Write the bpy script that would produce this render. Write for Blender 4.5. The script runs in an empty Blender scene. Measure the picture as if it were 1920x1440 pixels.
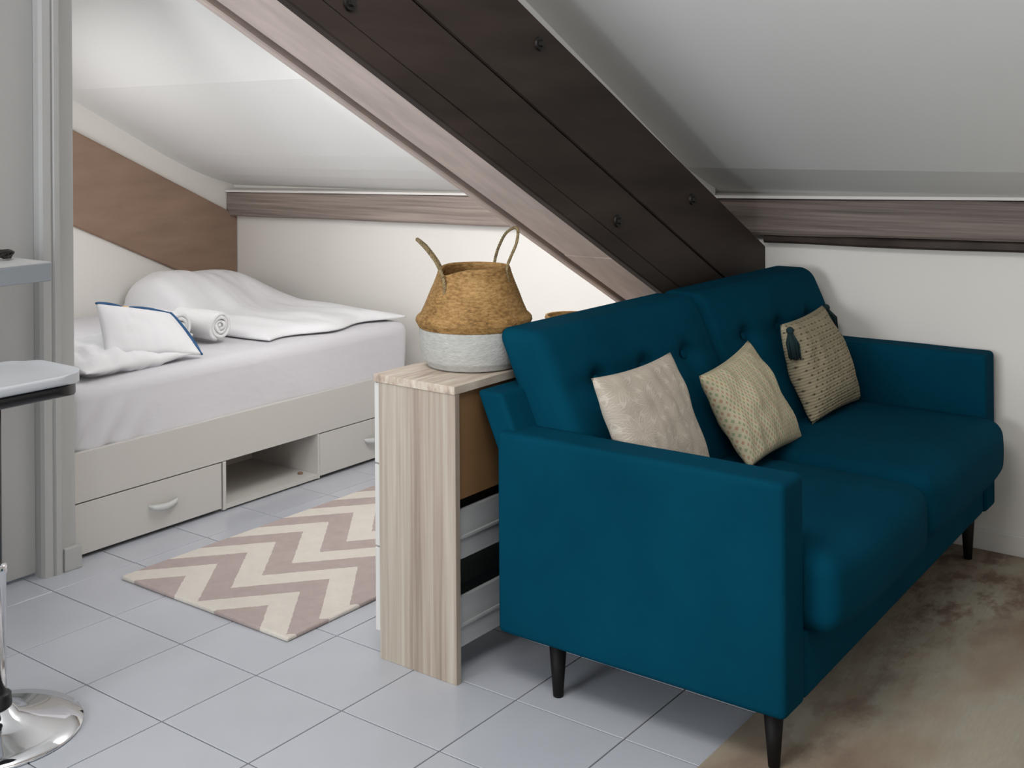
import bpy, bmesh, math, random
from mathutils import Vector, Matrix, noise
random.seed(4)
C = bpy.context.scene.collection
SC = bpy.context.scene

# ------------------------------------------------------------------ camera
YAW = math.radians(36.83)
cd = bpy.data.cameras.new('camera'); cam = bpy.data.objects.new('camera', cd); C.objects.link(cam)
cd.sensor_width = 36.0; cd.sensor_fit = 'HORIZONTAL'; cd.lens = 36.0 * 2165.0 / 1920.0
cd.shift_y = -(720.0 - 247.0) / 1920.0
cd.clip_start = 0.02
F = Vector((math.cos(YAW), math.sin(YAW), 0)); Rt = Vector((math.sin(YAW), -math.cos(YAW), 0)); Up = Vector((0, 0, 1))
m = Matrix((Rt, Up, -F)).transposed().to_4x4()
cam.matrix_world = Matrix.Translation((0, 0, 1.36)) @ m @ Matrix.Rotation(math.radians(-0.387), 4, 'Z')
SC.camera = cam

# ------------------------------------------------------------------ light and exposure
SC.view_settings.view_transform = 'Standard'
SC.view_settings.look = 'None'
SC.view_settings.gamma = 1.0
SC.view_settings.use_curve_mapping = False
SC.view_settings.exposure = 0.0
w = bpy.data.worlds.new('world'); SC.world = w; w.use_nodes = True
w.node_tree.nodes['Background'].inputs[0].default_value = (0.80, 0.90, 1.0, 1)
w.node_tree.nodes['Background'].inputs[1].default_value = 0.5

def area(name, loc, target, sx, sy, power, col=(1, 1, 1)):
    l = bpy.data.lights.new(name, 'AREA'); l.shape = 'RECTANGLE'; l.size = sx; l.size_y = sy
    l.energy = power; l.color = col
    o = bpy.data.objects.new(name, l); C.objects.link(o)
    o.location = loc
    d = Vector(target) - Vector(loc)
    o.rotation_euler = d.to_track_quat('-Z', 'Y').to_euler()
    return o
area('back_wall_fill', (2.74, 2.50, 1.50), (3.88, 3.00, 0.62), 0.5, 0.42, 12, (1.0, 0.985, 0.965))  # hidden fill added behind the rafter to brighten the wall beyond the basket
area('niche_fill', (2.14, 4.0, 1.16), (3.7, 3.55, 0.74), 0.9, 0.7, 7.5, (1.0, 0.99, 0.98))  # added out-of-frame fill over the bed head; no known window there
area('window_light', (-2.3, 2.0, 1.35), (2.5, 1.4, 1.15), 1.3, 1.4, 92, (0.95, 0.98, 1.0))
area('skylight', (1.40, 2.00, 2.35), (2.3, 1.6, 0.0), 0.9, 0.8, 9, (1.0, 1.0, 0.99))
area('room_fill', (1.15, 0.85, 2.38), (2.1, 0.6, 0.0), 1.0, 1.0, 33, (1.0, 0.98, 0.94))  # added overhead fill that lifts the rug and floor, no known lamp

# ------------------------------------------------------------------ materials
def mat(name, col, rough=0.6, metal=0.0, spec=0.5, sheen=0.0, bump=None, var=None, coat=0.0):
    """col linear rgb; var=(scale_vec, amount, detail) noise tint; bump=(scale_vec, strength, dist)"""
    m = bpy.data.materials.new(name); m.use_nodes = True
    nt = m.node_tree; b = nt.nodes['Principled BSDF']
    b.inputs['Base Color'].default_value = (*col, 1)
    b.inputs['Roughness'].default_value = rough; b.inputs['Metallic'].default_value = metal
    b.inputs['Specular IOR Level'].default_value = spec
    b.inputs['Sheen Weight'].default_value = sheen
    b.inputs['Coat Weight'].default_value = coat
    tc = nt.nodes.new('ShaderNodeTexCoord')
    def nz(sc, detail=4, rough_=0.55):
        mp = nt.nodes.new('ShaderNodeMapping'); mp.inputs['Scale'].default_value = sc
        nt.links.new(tc.outputs['Object'], mp.inputs[0])
        n = nt.nodes.new('ShaderNodeTexNoise'); n.inputs['Scale'].default_value = 1.0
        n.inputs['Detail'].default_value = detail; n.inputs['Roughness'].default_value = rough_
        nt.links.new(mp.outputs[0], n.inputs['Vector']); return n
    if var:
        n = nz(var[0], var[2] if len(var) > 2 else 4)
        r = nt.nodes.new('ShaderNodeValToRGB'); r.color_ramp.elements[0].position = 0.32; r.color_ramp.elements[1].position = 0.68
        a = var[1]; c2 = var[3] if len(var) > 3 else tuple(c * (1 + a) for c in col)
        r.color_ramp.elements[0].color = (*[c * (1 - a) for c in col], 1); r.color_ramp.elements[1].color = (*c2, 1)
        nt.links.new(n.outputs['Fac'], r.inputs[0]); nt.links.new(r.outputs[0], b.inputs['Base Color'])
    if bump:
        n = nz(bump[0], 3)
        bp = nt.nodes.new('ShaderNodeBump'); bp.inputs['Strength'].default_value = bump[1]; bp.inputs['Distance'].default_value = bump[2]
        nt.links.new(n.outputs['Fac'], bp.inputs['Height']); nt.links.new(bp.outputs[0], b.inputs['Normal'])
    return m
M = {}
M['wall'] = mat('wall_paint', (0.80, 0.775, 0.735), 0.85, spec=0.2, bump=((6, 6, 6), 0.15, 0.01))
M['ceil'] = mat('ceiling_paint', (0.80, 0.80, 0.79), 0.9, spec=0.2, bump=((3, 3, 3), 0.2, 0.01))
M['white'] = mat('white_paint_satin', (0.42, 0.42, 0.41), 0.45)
M['tile'] = mat('pale_blue_grey_tile', (0.475, 0.492, 0.54), 0.22, spec=0.5, var=((2.3, 2.3, 2.3), 0.05, 3), bump=((9, 9, 9), 0.05, 0.004))
M['grout'] = mat('dark_grout', (0.16, 0.16, 0.17), 0.9)
M['rafter'] = mat('dark_stained_rafter', (0.040, 0.028, 0.023), 0.55, spec=0.25, var=((1.5, 9, 9), 0.35, 6), bump=((3, 40, 40), 0.25, 0.003))
M['soffit'] = mat('soffit_wood_bounce_lit', (0.64, 0.53, 0.48), 0.5, spec=0.5, var=((1.5, 26, 10), 0.13, 6), bump=((3, 40, 40), 0.2, 0.003))  # much paler than the rafter stain: bounce from the floor is painted in
M['purlin'] = mat('weathered_purlin_wood', (0.17, 0.135, 0.12), 0.7, var=((60, 1.6, 75), 0.40, 9), bump=((60, 4, 90), 0.8, 0.005))
M['purlin2'] = mat('paler_purlin_wood', (0.27, 0.22, 0.195), 0.7, var=((60, 1.6, 75), 0.35, 9), bump=((60, 4, 90), 0.8, 0.005))
M['brown'] = mat('flat_brown_painted_beam', (0.30, 0.205, 0.15), 0.8, spec=0.2, var=((3, 3, 12), 0.12, 5), bump=((8, 8, 30), 0.2, 0.003))
M['iron'] = mat('dark_iron', (0.03, 0.027, 0.025), 0.45, metal=0.6)
M['teal'] = mat('teal_velvet', (0.0008, 0.044, 0.078), 0.9, spec=0.04, sheen=0.0, var=((3, 3, 3), 0.12, 3), bump=((600, 600, 600), 0.25, 0.001))
M['tealdark'] = mat('teal_piping', (0.0008, 0.047, 0.084), 0.9, spec=0.04)
M['leg'] = mat('black_stained_leg', (0.006, 0.005, 0.005), 0.6, spec=0.2)
M['lam'] = None
M['lamw'] = mat('white_laminate', (0.66, 0.65, 0.63), 0.4)
M['brownpanel'] = mat('brown_laminate_back', (0.23, 0.125, 0.052), 0.6, var=((3, 3, 3), 0.1, 4))
M['grey_box'] = mat('drawer_box_grey_white', (0.42, 0.43, 0.44), 0.55, var=((2, 2, 20), 0.08, 4))
M['bedw'] = mat('bed_white_laminate', (0.56, 0.54, 0.51), 0.42)
M['bedin'] = mat('bed_inner_laminate', (0.60, 0.53, 0.47), 0.6)
M['handle'] = mat('handle_white_plastic', (0.55, 0.56, 0.55), 0.3)
M['linen'] = mat('white_linen', (0.80, 0.80, 0.82), 0.85, spec=0.15, sheen=0.1, bump=((14, 14, 14), 0.35, 0.01))
M['sheet'] = mat('white_sheet', (0.64, 0.63, 0.66), 0.8, spec=0.15, bump=((5, 3, 9), 0.4, 0.012))
M['towel'] = mat('white_terry', (0.80, 0.80, 0.80), 0.95, spec=0.1, bump=((300, 300, 300), 0.8, 0.003))
M['blue'] = mat('navy_trim', (0.008, 0.075, 0.20), 0.6)
M['ochre'] = mat('ochre_tab', (0.75, 0.5, 0.25), 0.7)
M['screw'] = mat('brown_cap', (0.22, 0.13, 0.08), 0.5)
M['wickw'] = mat('white_painted_seagrass', (0.46, 0.46, 0.44), 0.8, var=((60, 60, 160), 0.1, 4), bump=((120, 120, 260), 0.6, 0.003))
M['rope'] = mat('seagrass_rope', (0.24, 0.18, 0.09), 0.8, var=((120, 120, 120), 0.4, 3), bump=((200, 200, 200), 0.7, 0.003))
M['chrome'] = mat('chrome', (0.75, 0.76, 0.78), 0.06, metal=1.0)
M['black'] = mat('black_plastic', (0.006, 0.006, 0.007), 0.3)
M['seatw'] = mat('seat_white_vinyl', (0.52, 0.54, 0.57), 0.3)
M['counter'] = mat('counter_grey_laminate', (0.26, 0.285, 0.31), 0.4)
M['ctop'] = mat('counter_top_white', (0.5, 0.5, 0.5), 0.4)
M['tassel'] = mat('dark_teal_tassel', (0.006, 0.028, 0.033), 0.9, bump=((300, 300, 30), 1.0, 0.004))

def nodes_of(name, rough=0.8, spec=0.2):
    m = bpy.data.materials.new(name); m.use_nodes = True; nt = m.node_tree
    b = nt.nodes['Principled BSDF']; b.inputs['Roughness'].default_value = rough; b.inputs['Specular IOR Level'].default_value = spec
    return m, nt, b
def N(nt, t, **kw):
    n = nt.nodes.new(t)
    for k, v in kw.items(): setattr(n, k, v)
    return n
def math_(nt, op, a, b=None, clamp=False):
    n = N(nt, 'ShaderNodeMath', operation=op, use_clamp=clamp)
    for i, v in enumerate((a, b)):
        if v is None: continue
        if isinstance(v, (int, float)): n.inputs[i].default_value = v
        else: nt.links.new(v, n.inputs[i])
    return n.outputs[0]
def mixc(nt, fac, c1, c2):
    n = N(nt, 'ShaderNodeMix', data_type='RGBA')
    for i, v in ((0, fac), (6, c1), (7, c2)):
        if isinstance(v, (int, float)): n.inputs[i].default_value = v
        elif isinstance(v, tuple): n.inputs[i].default_value = (*v, 1)
        else: nt.links.new(v, n.inputs[i])
    return n.outputs[2]
def noise_(nt, coord, scale, detail=4, rough=0.55):
    mp = N(nt, 'ShaderNodeMapping'); mp.inputs['Scale'].default_value = scale
    nt.links.new(coord, mp.inputs[0]); n = N(nt, 'ShaderNodeTexNoise'); n.inputs['Scale'].default_value = 1
    n.inputs['Detail'].default_value = detail; n.inputs['Roughness'].default_value = rough
    nt.links.new(mp.outputs[0], n.inputs['Vector']); return n.outputs['Fac']
def ramp(nt, fac, stops):
    r = N(nt, 'ShaderNodeValToRGB'); el = r.color_ramp.elements
    while len(el) < len(stops): el.new(0.5)
    for e, (p, c) in zip(el, stops): e.position = p; e.color = (*c, 1)
    nt.links.new(fac, r.inputs[0]); return r.outputs[0]
def bump_(nt, h, b, strength, dist):
    bp = N(nt, 'ShaderNodeBump'); bp.inputs['Strength'].default_value = strength; bp.inputs['Distance'].default_value = dist
    nt.links.new(h, bp.inputs['Height']); nt.links.new(bp.outputs[0], b.inputs['Normal'])

# sideboard wood: vertical streaked grey-beige oak decor
def laminate(name, sc_a, sc_b, tint=1.0):
    m, nt, b = nodes_of(name, 0.5, 0.4)
    tc = N(nt, 'ShaderNodeTexCoord').outputs['Object']
    a = noise_(nt, tc, sc_a, 3); c = noise_(nt, tc, sc_b, 6, 0.6)
    f = math_(nt, 'ADD', math_(nt, 'MULTIPLY', a, 0.55), math_(nt, 'MULTIPLY', c, 0.45))
    t = tint
    col = ramp(nt, f, [(0.36, (0.27 * t, 0.215 * t, 0.172 * t)), (0.47, (0.40 * t, 0.32 * t, 0.265 * t)), (0.53, (0.44 * t, 0.38 * t, 0.315 * t)), (0.64, (0.52 * t, 0.47 * t, 0.395 * t))])
    nt.links.new(col, b.inputs['Base Color']); bump_(nt, c, b, 0.1, 0.002)
    return m
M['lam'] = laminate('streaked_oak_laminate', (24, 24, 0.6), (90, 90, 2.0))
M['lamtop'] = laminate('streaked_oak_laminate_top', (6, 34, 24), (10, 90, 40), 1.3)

# chevron rug
m, nt, b = nodes_of('chevron_wool', 0.95, 0.1)
tc = N(nt, 'ShaderNodeTexCoord').outputs['Object']
sp = N(nt, 'ShaderNodeSeparateXYZ'); nt.links.new(tc, sp.inputs[0])
RUGO = (2.10, 2.335)
y = math_(nt, 'ADD', sp.outputs[1], RUGO[1] - 2.727 + 0.187 * 9)      # shift so that the modulo stays positive
t = math_(nt, 'ABSOLUTE', math_(nt, 'SUBTRACT', math_(nt, 'MODULO', math_(nt, 'DIVIDE', y, 0.187), 2.0), 1.0))
wob = math_(nt, 'MULTIPLY', math_(nt, 'SUBTRACT', noise_(nt, tc, (60, 60, 60), 2), 0.5), 0.012)
u = math_(nt, 'SUBTRACT', math_(nt, 'ADD', sp.outputs[0], wob), math_(nt, 'MULTIPLY', t, 0.222))
fr = math_(nt, 'MODULO', math_(nt, 'DIVIDE', math_(nt, 'ADD', u, RUGO[0] - 2.235 + 0.24 * 9), 0.24), 1.0)
cream = math_(nt, 'LESS_THAN', fr, 0.5)
nv = noise_(nt, tc, (25, 25, 25), 5)
ca = mixc(nt, nv, (0.41, 0.335, 0.32), (0.52, 0.435, 0.41)); cb = mixc(nt, nv, (0.66, 0.61, 0.55), (0.75, 0.70, 0.64))
nt.links.new(mixc(nt, cream, ca, cb), b.inputs['Base Color'])
bump_(nt, noise_(nt, tc, (400, 400, 400), 2), b, 0.8, 0.004)
M['chevron'] = m

# distressed rug
m, nt, b = nodes_of('distressed_rug', 0.95, 0.1)
tc = N(nt, 'ShaderNodeTexCoord').outputs['Object']
big = noise_(nt, tc, (1.6, 3.2, 1), 3); mid = noise_(nt, tc, (9, 14, 5), 7, 0.65); fine = noise_(nt, tc, (30, 160, 30), 4)
col = ramp(nt, big, [(0.36, (0.27, 0.20, 0.15)), (0.48, (0.36, 0.30, 0.23)), (0.56, (0.40, 0.37, 0.30)), (0.66, (0.44, 0.38, 0.30))])
spx = N(nt, 'ShaderNodeSeparateXYZ'); nt.links.new(tc, spx.inputs[0])
band = math_(nt, 'SUBTRACT', 1.0, math_(nt, 'MULTIPLY', math_(nt, 'ABSOLUTE', math_(nt, 'SUBTRACT', spx.outputs[0], 2.22)), 2.1), True)
band2 = math_(nt, 'SUBTRACT', 1.0, math_(nt, 'MULTIPLY', math_(nt, 'ABSOLUTE', math_(nt, 'SUBTRACT', spx.outputs[1], 2.0)), 5), True)
patch = math_(nt, 'MULTIPLY', math_(nt, 'MULTIPLY', math_(nt, 'SUBTRACT', mid, 0.46), 7.0, True), math_(nt, 'ADD', band, math_(nt, 'MULTIPLY', band2, 0.6), True), True)
col = mixc(nt, patch, col, (0.19, 0.125, 0.095))
col = mixc(nt, math_(nt, 'MULTIPLY', fine, 0.35), col, (0.20, 0.17, 0.13))
nt.links.new(col, b.inputs['Base Color']); bump_(nt, fine, b, 0.6, 0.003)
M['oldrug'] = m

# woven seagrass
m, nt, b = nodes_of('woven_seagrass', 0.7, 0.3)
tc = N(nt, 'ShaderNodeTexCoord').outputs['Object']
n1 = noise_(nt, tc, (70, 70, 200), 4, 0.7); n2 = noise_(nt, tc, (9, 9, 9), 2)
f = math_(nt, 'ADD', math_(nt, 'MULTIPLY', n1, 0.65), math_(nt, 'MULTIPLY', n2, 0.35))
nt.links.new(ramp(nt, f, [(0.33, (0.10, 0.05, 0.013)), (0.48, (0.30, 0.165, 0.055)), (0.66, (0.52, 0.32, 0.13))]), b.inputs['Base Color'])
bump_(nt, noise_(nt, tc, (160, 160, 160), 2), b, 0.5, 0.002)
M['wick'] = m

def cushion_mat(name, kind):
    m, nt, b = nodes_of(name, 0.9, 0.15)
    uv = N(nt, 'ShaderNodeTexCoord').outputs['UV']
    s = N(nt, 'ShaderNodeSeparateXYZ'); nt.links.new(uv, s.inputs[0]); U_, V_ = s.outputs[0], s.outputs[1]
    nz = noise_(nt, uv, (60, 60, 60), 4)
    if kind == 'leaf':                         # embroidered fans of leaf sprays on taupe cloth
        outl = []
        for (sc, ox, oy) in ((2.6, 0.13, 0.22), (2.6, 0.63, 0.72)):
            a = math_(nt, 'SUBTRACT', math_(nt, 'FRACT', math_(nt, 'ADD', math_(nt, 'MULTIPLY', U_, sc), ox)), 0.5)
            c = math_(nt, 'SUBTRACT', math_(nt, 'FRACT', math_(nt, 'ADD', math_(nt, 'MULTIPLY', V_, sc), oy)), 0.5)
            ang = N(nt, 'ShaderNodeMath', operation='ARCTAN2'); nt.links.new(c, ang.inputs[0]); nt.links.new(a, ang.inputs[1])
            rr = math_(nt, 'SQRT', math_(nt, 'ADD', math_(nt, 'MULTIPLY', a, a), math_(nt, 'MULTIPLY', c, c)))
            pet = math_(nt, 'ABSOLUTE', math_(nt, 'SINE', math_(nt, 'MULTIPLY', ang.outputs[0], 4.0)))
            edge = math_(nt, 'ABSOLUTE', math_(nt, 'SUBTRACT', rr, math_(nt, 'MULTIPLY', pet, 0.40)))
            line = math_(nt, 'LESS_THAN', edge, 0.035)
            line2 = math_(nt, 'MULTIPLY', math_(nt, 'LESS_THAN', math_(nt, 'ABSOLUTE', math_(nt, 'SINE', math_(nt, 'MULTIPLY', ang.outputs[0], 8.0))), 0.16), math_(nt, 'LESS_THAN', rr, 0.33))
            outl.append(math_(nt, 'MAXIMUM', line, line2))
        ln = math_(nt, 'MULTIPLY', math_(nt, 'MAXIMUM', outl[0], outl[1]), 0.5)
        base = mixc(nt, nz, (0.43, 0.37, 0.31), (0.53, 0.465, 0.39))
        col = mixc(nt, ln, base, (0.66, 0.61, 0.52)); h = math_(nt, 'ADD', ln, math_(nt, 'MULTIPLY', nz, 0.5))
    elif kind == 'dots':                       # small rows of coloured stitches on cream
        vv = math_(nt, 'MULTIPLY', V_, 27.0); row = math_(nt, 'FLOOR', vv)
        uu = math_(nt, 'ADD', math_(nt, 'MULTIPLY', U_, 30.0), math_(nt, 'MULTIPLY', row, 0.5))
        fu = math_(nt, 'ABSOLUTE', math_(nt, 'SUBTRACT', math_(nt, 'FRACT', uu), 0.5)); fv = math_(nt, 'ABSOLUTE', math_(nt, 'SUBTRACT', math_(nt, 'FRACT', vv), 0.5))
        dot = math_(nt, 'LESS_THAN', math_(nt, 'ADD', math_(nt, 'MULTIPLY', fu, 2.6), math_(nt, 'MULTIPLY', fv, 0.9)), 0.55)
        alt = math_(nt, 'LESS_THAN', math_(nt, 'MODULO', math_(nt, 'FLOOR', uu), 2.0), 0.5)
        dc = mixc(nt, alt, (0.44, 0.22, 0.13), (0.20, 0.30, 0.15))
        base = mixc(nt, nz, (0.52, 0.46, 0.31), (0.64, 0.58, 0.42))
        col = mixc(nt, math_(nt, 'MULTIPLY', dot, 0.7), base, dc); h = math_(nt, 'SUBTRACT', math_(nt, 'MULTIPLY', nz, 0.5), math_(nt, 'MULTIPLY', dot, 1.2))
    else:                                      # open knit with small dark holes
        vv = math_(nt, 'MULTIPLY', V_, 17.0); row = math_(nt, 'FLOOR', vv)
        uu = math_(nt, 'ADD', math_(nt, 'MULTIPLY', U_, 15.0), math_(nt, 'MULTIPLY', row, 0.5))
        fu = math_(nt, 'ABSOLUTE', math_(nt, 'SUBTRACT', math_(nt, 'FRACT', uu), 0.5)); fv = math_(nt, 'ABSOLUTE', math_(nt, 'SUBTRACT', math_(nt, 'FRACT', vv), 0.5))
        r2 = math_(nt, 'ADD', math_(nt, 'MULTIPLY', fu, 1.0), math_(nt, 'MULTIPLY', fv, 0.8))
        hole = math_(nt, 'SUBTRACT', 1.0, math_(nt, 'MULTIPLY', r2, 4.2), True)
        wv = math_(nt, 'ABSOLUTE', math_(nt, 'SINE', math_(nt, 'MULTIPLY', vv, 6.283)))
        base = mixc(nt, nz, (0.30, 0.255, 0.17), (0.42, 0.365, 0.25))
        base = mixc(nt, math_(nt, 'MULTIPLY', wv, 0.25), base, (0.50, 0.44, 0.31))
        col = mixc(nt, hole, base, (0.02, 0.018, 0.012)); h = math_(nt, 'SUBTRACT', math_(nt, 'MULTIPLY', wv, 0.5), hole)
    nt.links.new(col, b.inputs['Base Color']); bump_(nt, h, b, 0.7, 0.004)
    return m
M['c_leaf'] = cushion_mat('taupe_embroidered_cloth', 'leaf')
M['c_dots'] = cushion_mat('cream_dotted_weave', 'dots')
M['c_knit'] = cushion_mat('beige_open_knit', 'knit')

# ------------------------------------------------------------------ helpers
def thing(name, label, cat, loc=(0, 0, 0), group=None):
    o = bpy.data.objects.new(name, None); C.objects.link(o); o.location = loc; o.empty_display_size = 0.1
    o['label'] = label; o['category'] = cat
    if group: o['group'] = group
    return o
def tag(o, label=None, cat=None, kind=None, group=None):
    if label: o['label'] = label
    if cat: o['category'] = cat
    if kind: o['kind'] = kind
    if group: o['group'] = group
    return o
def worldloc(p):
    v = Vector((0, 0, 0))
    while p is not None: v += p.location; p = p.parent
    return v
def obj(name, bm, material, parent=None, loc=None, smooth=False, label=None):
    """verts of bm are world coordinates; origin goes to loc (or the parent's)"""
    pl = worldloc(parent)
    org = Vector(loc) if loc is not None else pl
    bmesh.ops.translate(bm, verts=bm.verts, vec=-org)
    bmesh.ops.recalc_face_normals(bm, faces=bm.faces)
    me = bpy.data.meshes.new(name); bm.to_mesh(me); bm.free()
    if smooth:
        for p in me.polygons: p.use_smooth = True
    me.materials.append(material)
    o = bpy.data.objects.new(name, me); C.objects.link(o)
    o.parent = parent; o.location = org - pl
    if label: o['label'] = label
    return o
def bm_box(x0, x1, y0, y1, z0, z1, bev=0.0, seg=2, bm=None):
    own = bm is None
    b = bmesh.new()
    vs = bmesh.ops.create_cube(b, size=1)['verts']
    for v in vs:
        v.co = Vector(((x0 + x1) / 2 + v.co.x * (x1 - x0), (y0 + y1) / 2 + v.co.y * (y1 - y0), (z0 + z1) / 2 + v.co.z * (z1 - z0)))
    if bev > 0: bmesh.ops.bevel(b, geom=list(b.edges), offset=bev, segments=seg, affect='EDGES', profile=0.5)
    if own: return b
    me = bpy.data.meshes.new('t'); b.to_mesh(me); b.free(); bm.from_mesh(me); bpy.data.meshes.remove(me)
    return bm
def box(name, x0, x1, y0, y1, z0, z1, material, parent=None, bev=0.0, **kw):
    return obj(name, bm_box(x0, x1, y0, y1, z0, z1, bev), material, parent, **kw)
def bm_prism(poly, axis, a, b_):
    """poly of 2-D points; axis 'x' (pts y,z) 'y' (pts x,z) 'z' (pts x,y)"""
    bm = bmesh.new()
    def P(p, t): return {'x': (t, p[0], p[1]), 'y': (p[0], t, p[1]), 'z': (p[0], p[1], t)}[axis]
    A = [bm.verts.new(P(p, a)) for p in poly]; B = [bm.verts.new(P(p, b_)) for p in poly]
    bm.faces.new(A); bm.faces.new(B[::-1]); n = len(poly)
    for i in range(n): bm.faces.new((A[i], B[i], B[(i + 1) % n], A[(i + 1) % n]))
    return bm
def bm_rbox(hx, hy, hz, r, k=4, n=12, disp=None, mtx=None):
    """rounded box centred at origin, dense grid, optional displacement of each vertex (after rounding)"""
    def ax(h):
        a = [-h + r * (1 - math.cos(math.pi / 2 * i / k)) for i in range(k)]
        mid = [-h + r + (2 * h - 2 * r) * i / n for i in range(n + 1)]
        return a + mid + [-v for v in reversed(a)]
    X, Y, Z = ax(hx), ax(hy), ax(hz)
    bm = bmesh.new(); H = (hx, hy, hz)
    def face(A, B, fn):
        g = [[bm.verts.new(fn(a, b)) for b in B] for a in A]
        for i in range(len(A) - 1):
            for j in range(len(B) - 1): bm.faces.new((g[i][j], g[i + 1][j], g[i + 1][j + 1], g[i][j + 1]))
    for s in (-1, 1):
        face(X, Y, lambda a, b: (a, b, s * hz)); face(X, Z, lambda a, b: (a, s * hy, b)); face(Y, Z, lambda a, b: (s * hx, a, b))
    bmesh.ops.remove_doubles(bm, verts=bm.verts, dist=1e-5)
    for v in bm.verts:
        q = Vector([max(-(h - r), min(h - r, c)) for c, h in zip(v.co, H)]); d = v.co - q
        if d.length > 1e-9: v.co = q + d.normalized() * r
    if disp:
        for v in bm.verts: v.co = Vector(disp(v.co.copy()))
    if mtx is not None: bmesh.ops.transform(bm, matrix=mtx, verts=bm.verts)
    return bm
def bm_lathe(prof, cx, cy, seg=48, fn=None, caps=True):
    bm = bmesh.new(); rings = []
    for r, z in prof:
        ring = []
        for i in range(seg):
            a = 2 * math.pi * i / seg; x, y_, zz = r * math.cos(a), r * math.sin(a), z
            if fn: x, y_, zz = fn(x, y_, zz, a)
            ring.append(bm.verts.new((cx + x, cy + y_, zz)))
        rings.append(ring)
    for k in range(len(rings) - 1):
        for i in range(seg): bm.faces.new((rings[k][i], rings[k][(i + 1) % seg], rings[k + 1][(i + 1) % seg], rings[k + 1][i]))
    if caps:
        bm.faces.new(rings[0][::-1]); bm.faces.new(rings[-1])
    return bm
def catmull(P, n=8):
    P = [Vector(p) for p in P]; Q = [P[0] * 2 - P[1]] + P + [P[-1] * 2 - P[-2]]; out = []
    for i in range(1, len(Q) - 2):
        for k in range(n):
            t = k / n; a, b, c, d = Q[i - 1], Q[i], Q[i + 1], Q[i + 2]
            out.append(0.5 * ((2 * b) + (c - a) * t + (2 * a - 5 * b + 4 * c - d) * t * t + (3 * b - a - 3 * c + d) * t ** 3))
    out.append(P[-1]); return out
def bm_tube(path, r, seg=8, bm=None, rf=None):
    bm = bm or bmesh.new(); P = [Vector(p) for p in path]; rings = []
    t0 = (P[1] - P[0]).normalized(); nrm = t0.orthogonal().normalized()
    for i, p in enumerate(P):
        t = (P[min(i + 1, len(P) - 1)] - P[max(i - 1, 0)]).normalized()
        nrm = (nrm - t * nrm.dot(t)).normalized(); bn = t.cross(nrm)
        rr = rf(i / (len(P) - 1)) if rf else r
        rings.append([bm.verts.new(p + (nrm * math.cos(2 * math.pi * j / seg) + bn * math.sin(2 * math.pi * j / seg)) * rr) for j in range(seg)])
    for a, b in zip(rings, rings[1:]):
        for j in range(seg): bm.faces.new((a[j], a[(j + 1) % seg], b[(j + 1) % seg], b[j]))
    bm.faces.new(rings[0][::-1]); bm.faces.new(rings[-1]); return bm
def nz3(p, s=1.0, seed=0.0): return noise.noise(Vector(p) * s + Vector((seed, seed * 1.7, seed * 0.3)))
def fill(grid):
    bm = bmesh.new(); g = [[bm.verts.new(p) for p in row] for row in grid]
    for i in range(len(g) - 1):
        for j in range(len(g[0]) - 1): bm.faces.new((g[i][j], g[i + 1][j], g[i + 1][j + 1], g[i][j + 1]))
    return bm, g

# ------------------------------------------------------------------ room
WX = 3.885            # wall under the eaves
TX0, TY0, PX, PY = 1.649, 1.355, 0.281, 0.3015
floor = box('floor', -3.0, 4.1, -2.0, 4.9, -0.12, -0.003, M['grout']); tag(floor, kind='structure')
tile_me = None; g = 0.0018
for i in range(-4, 8):
    for j in range(-5, 9):
        x0 = TX0 + PX * i; y0 = TY0 + PY * j
        if tile_me is None:
            t_ = obj('tile', bm_box(x0 + g, x0 + PX - g, y0 + g, y0 + PY - g, -0.010, 0.0, 0.0009, 1), M['tile'], floor, loc=(x0, y0, 0)); tile_me = t_.data
        else:
            t_ = bpy.data.objects.new('tile', tile_me); C.objects.link(t_); t_.parent = floor; t_.location = (x0, y0, 0)
far = bmesh.new()
for i in range(-16, 9):
    for j in range(-11, 12):
        if -4 <= i < 8 and -5 <= j < 9: continue
        x0 = TX0 + PX * i; y0 = TY0 + PY * j
        if x0 > 3.99 or x0 < -3.0 or y0 < -2.0 or y0 > 4.7: continue
        bm_box(x0 + g, min(x0 + PX - g, 4.0), y0 + g, y0 + PY - g, -0.010, 0.0, bm=far)
tag(obj('tile', far, M['tile'], floor), kind='stuff')

def zc_r(x): return 1.128 + 0.37 * (3.885 - x) if x > 3.61 else 1.2298 + 0.53 * (3.61 - x)
CEIL_L = {4.0: 1.065, 3.885: 1.098, 3.78: 1.128, 3.68: 1.161, 3.58: 1.201, 3.45: 1.262, 2.89: 1.557}
def zc_l(x): return CEIL_L[x] if x in CEIL_L else 1.557 + 0.80 * (2.89 - x)
tag(box('wall_back', WX, WX + 0.12, -2.0, 4.9, -0.003, 1.6, M['wall']), kind='structure')
tag(box('wall_left', 2.08, WX, 4.69, 4.81, -0.003, 2.6, M['wall']), kind='structure')
tag(box('wall_right', -3.0, WX, -1.95, -1.83, -0.003, 3.2, M['wall']), kind='structure')
# far wall behind the camera, with an open window hole the daylight comes through
bm = bm_box(-3.0, -2.88, -1.83, 0.4, -0.003, 3.2); bm_box(-3.0, -2.88, 0.4, 3.2, -0.003, 0.9, bm=bm); bm_box(-3.0, -2.88, 0.4, 3.2, 2.4, 3.2, bm=bm); bm_box(-3.0, -2.88, 3.2, 3.28, -0.003, 3.2, bm=bm)
tag(obj('wall_window_side', bm, M['wall']), kind='structure')
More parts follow.
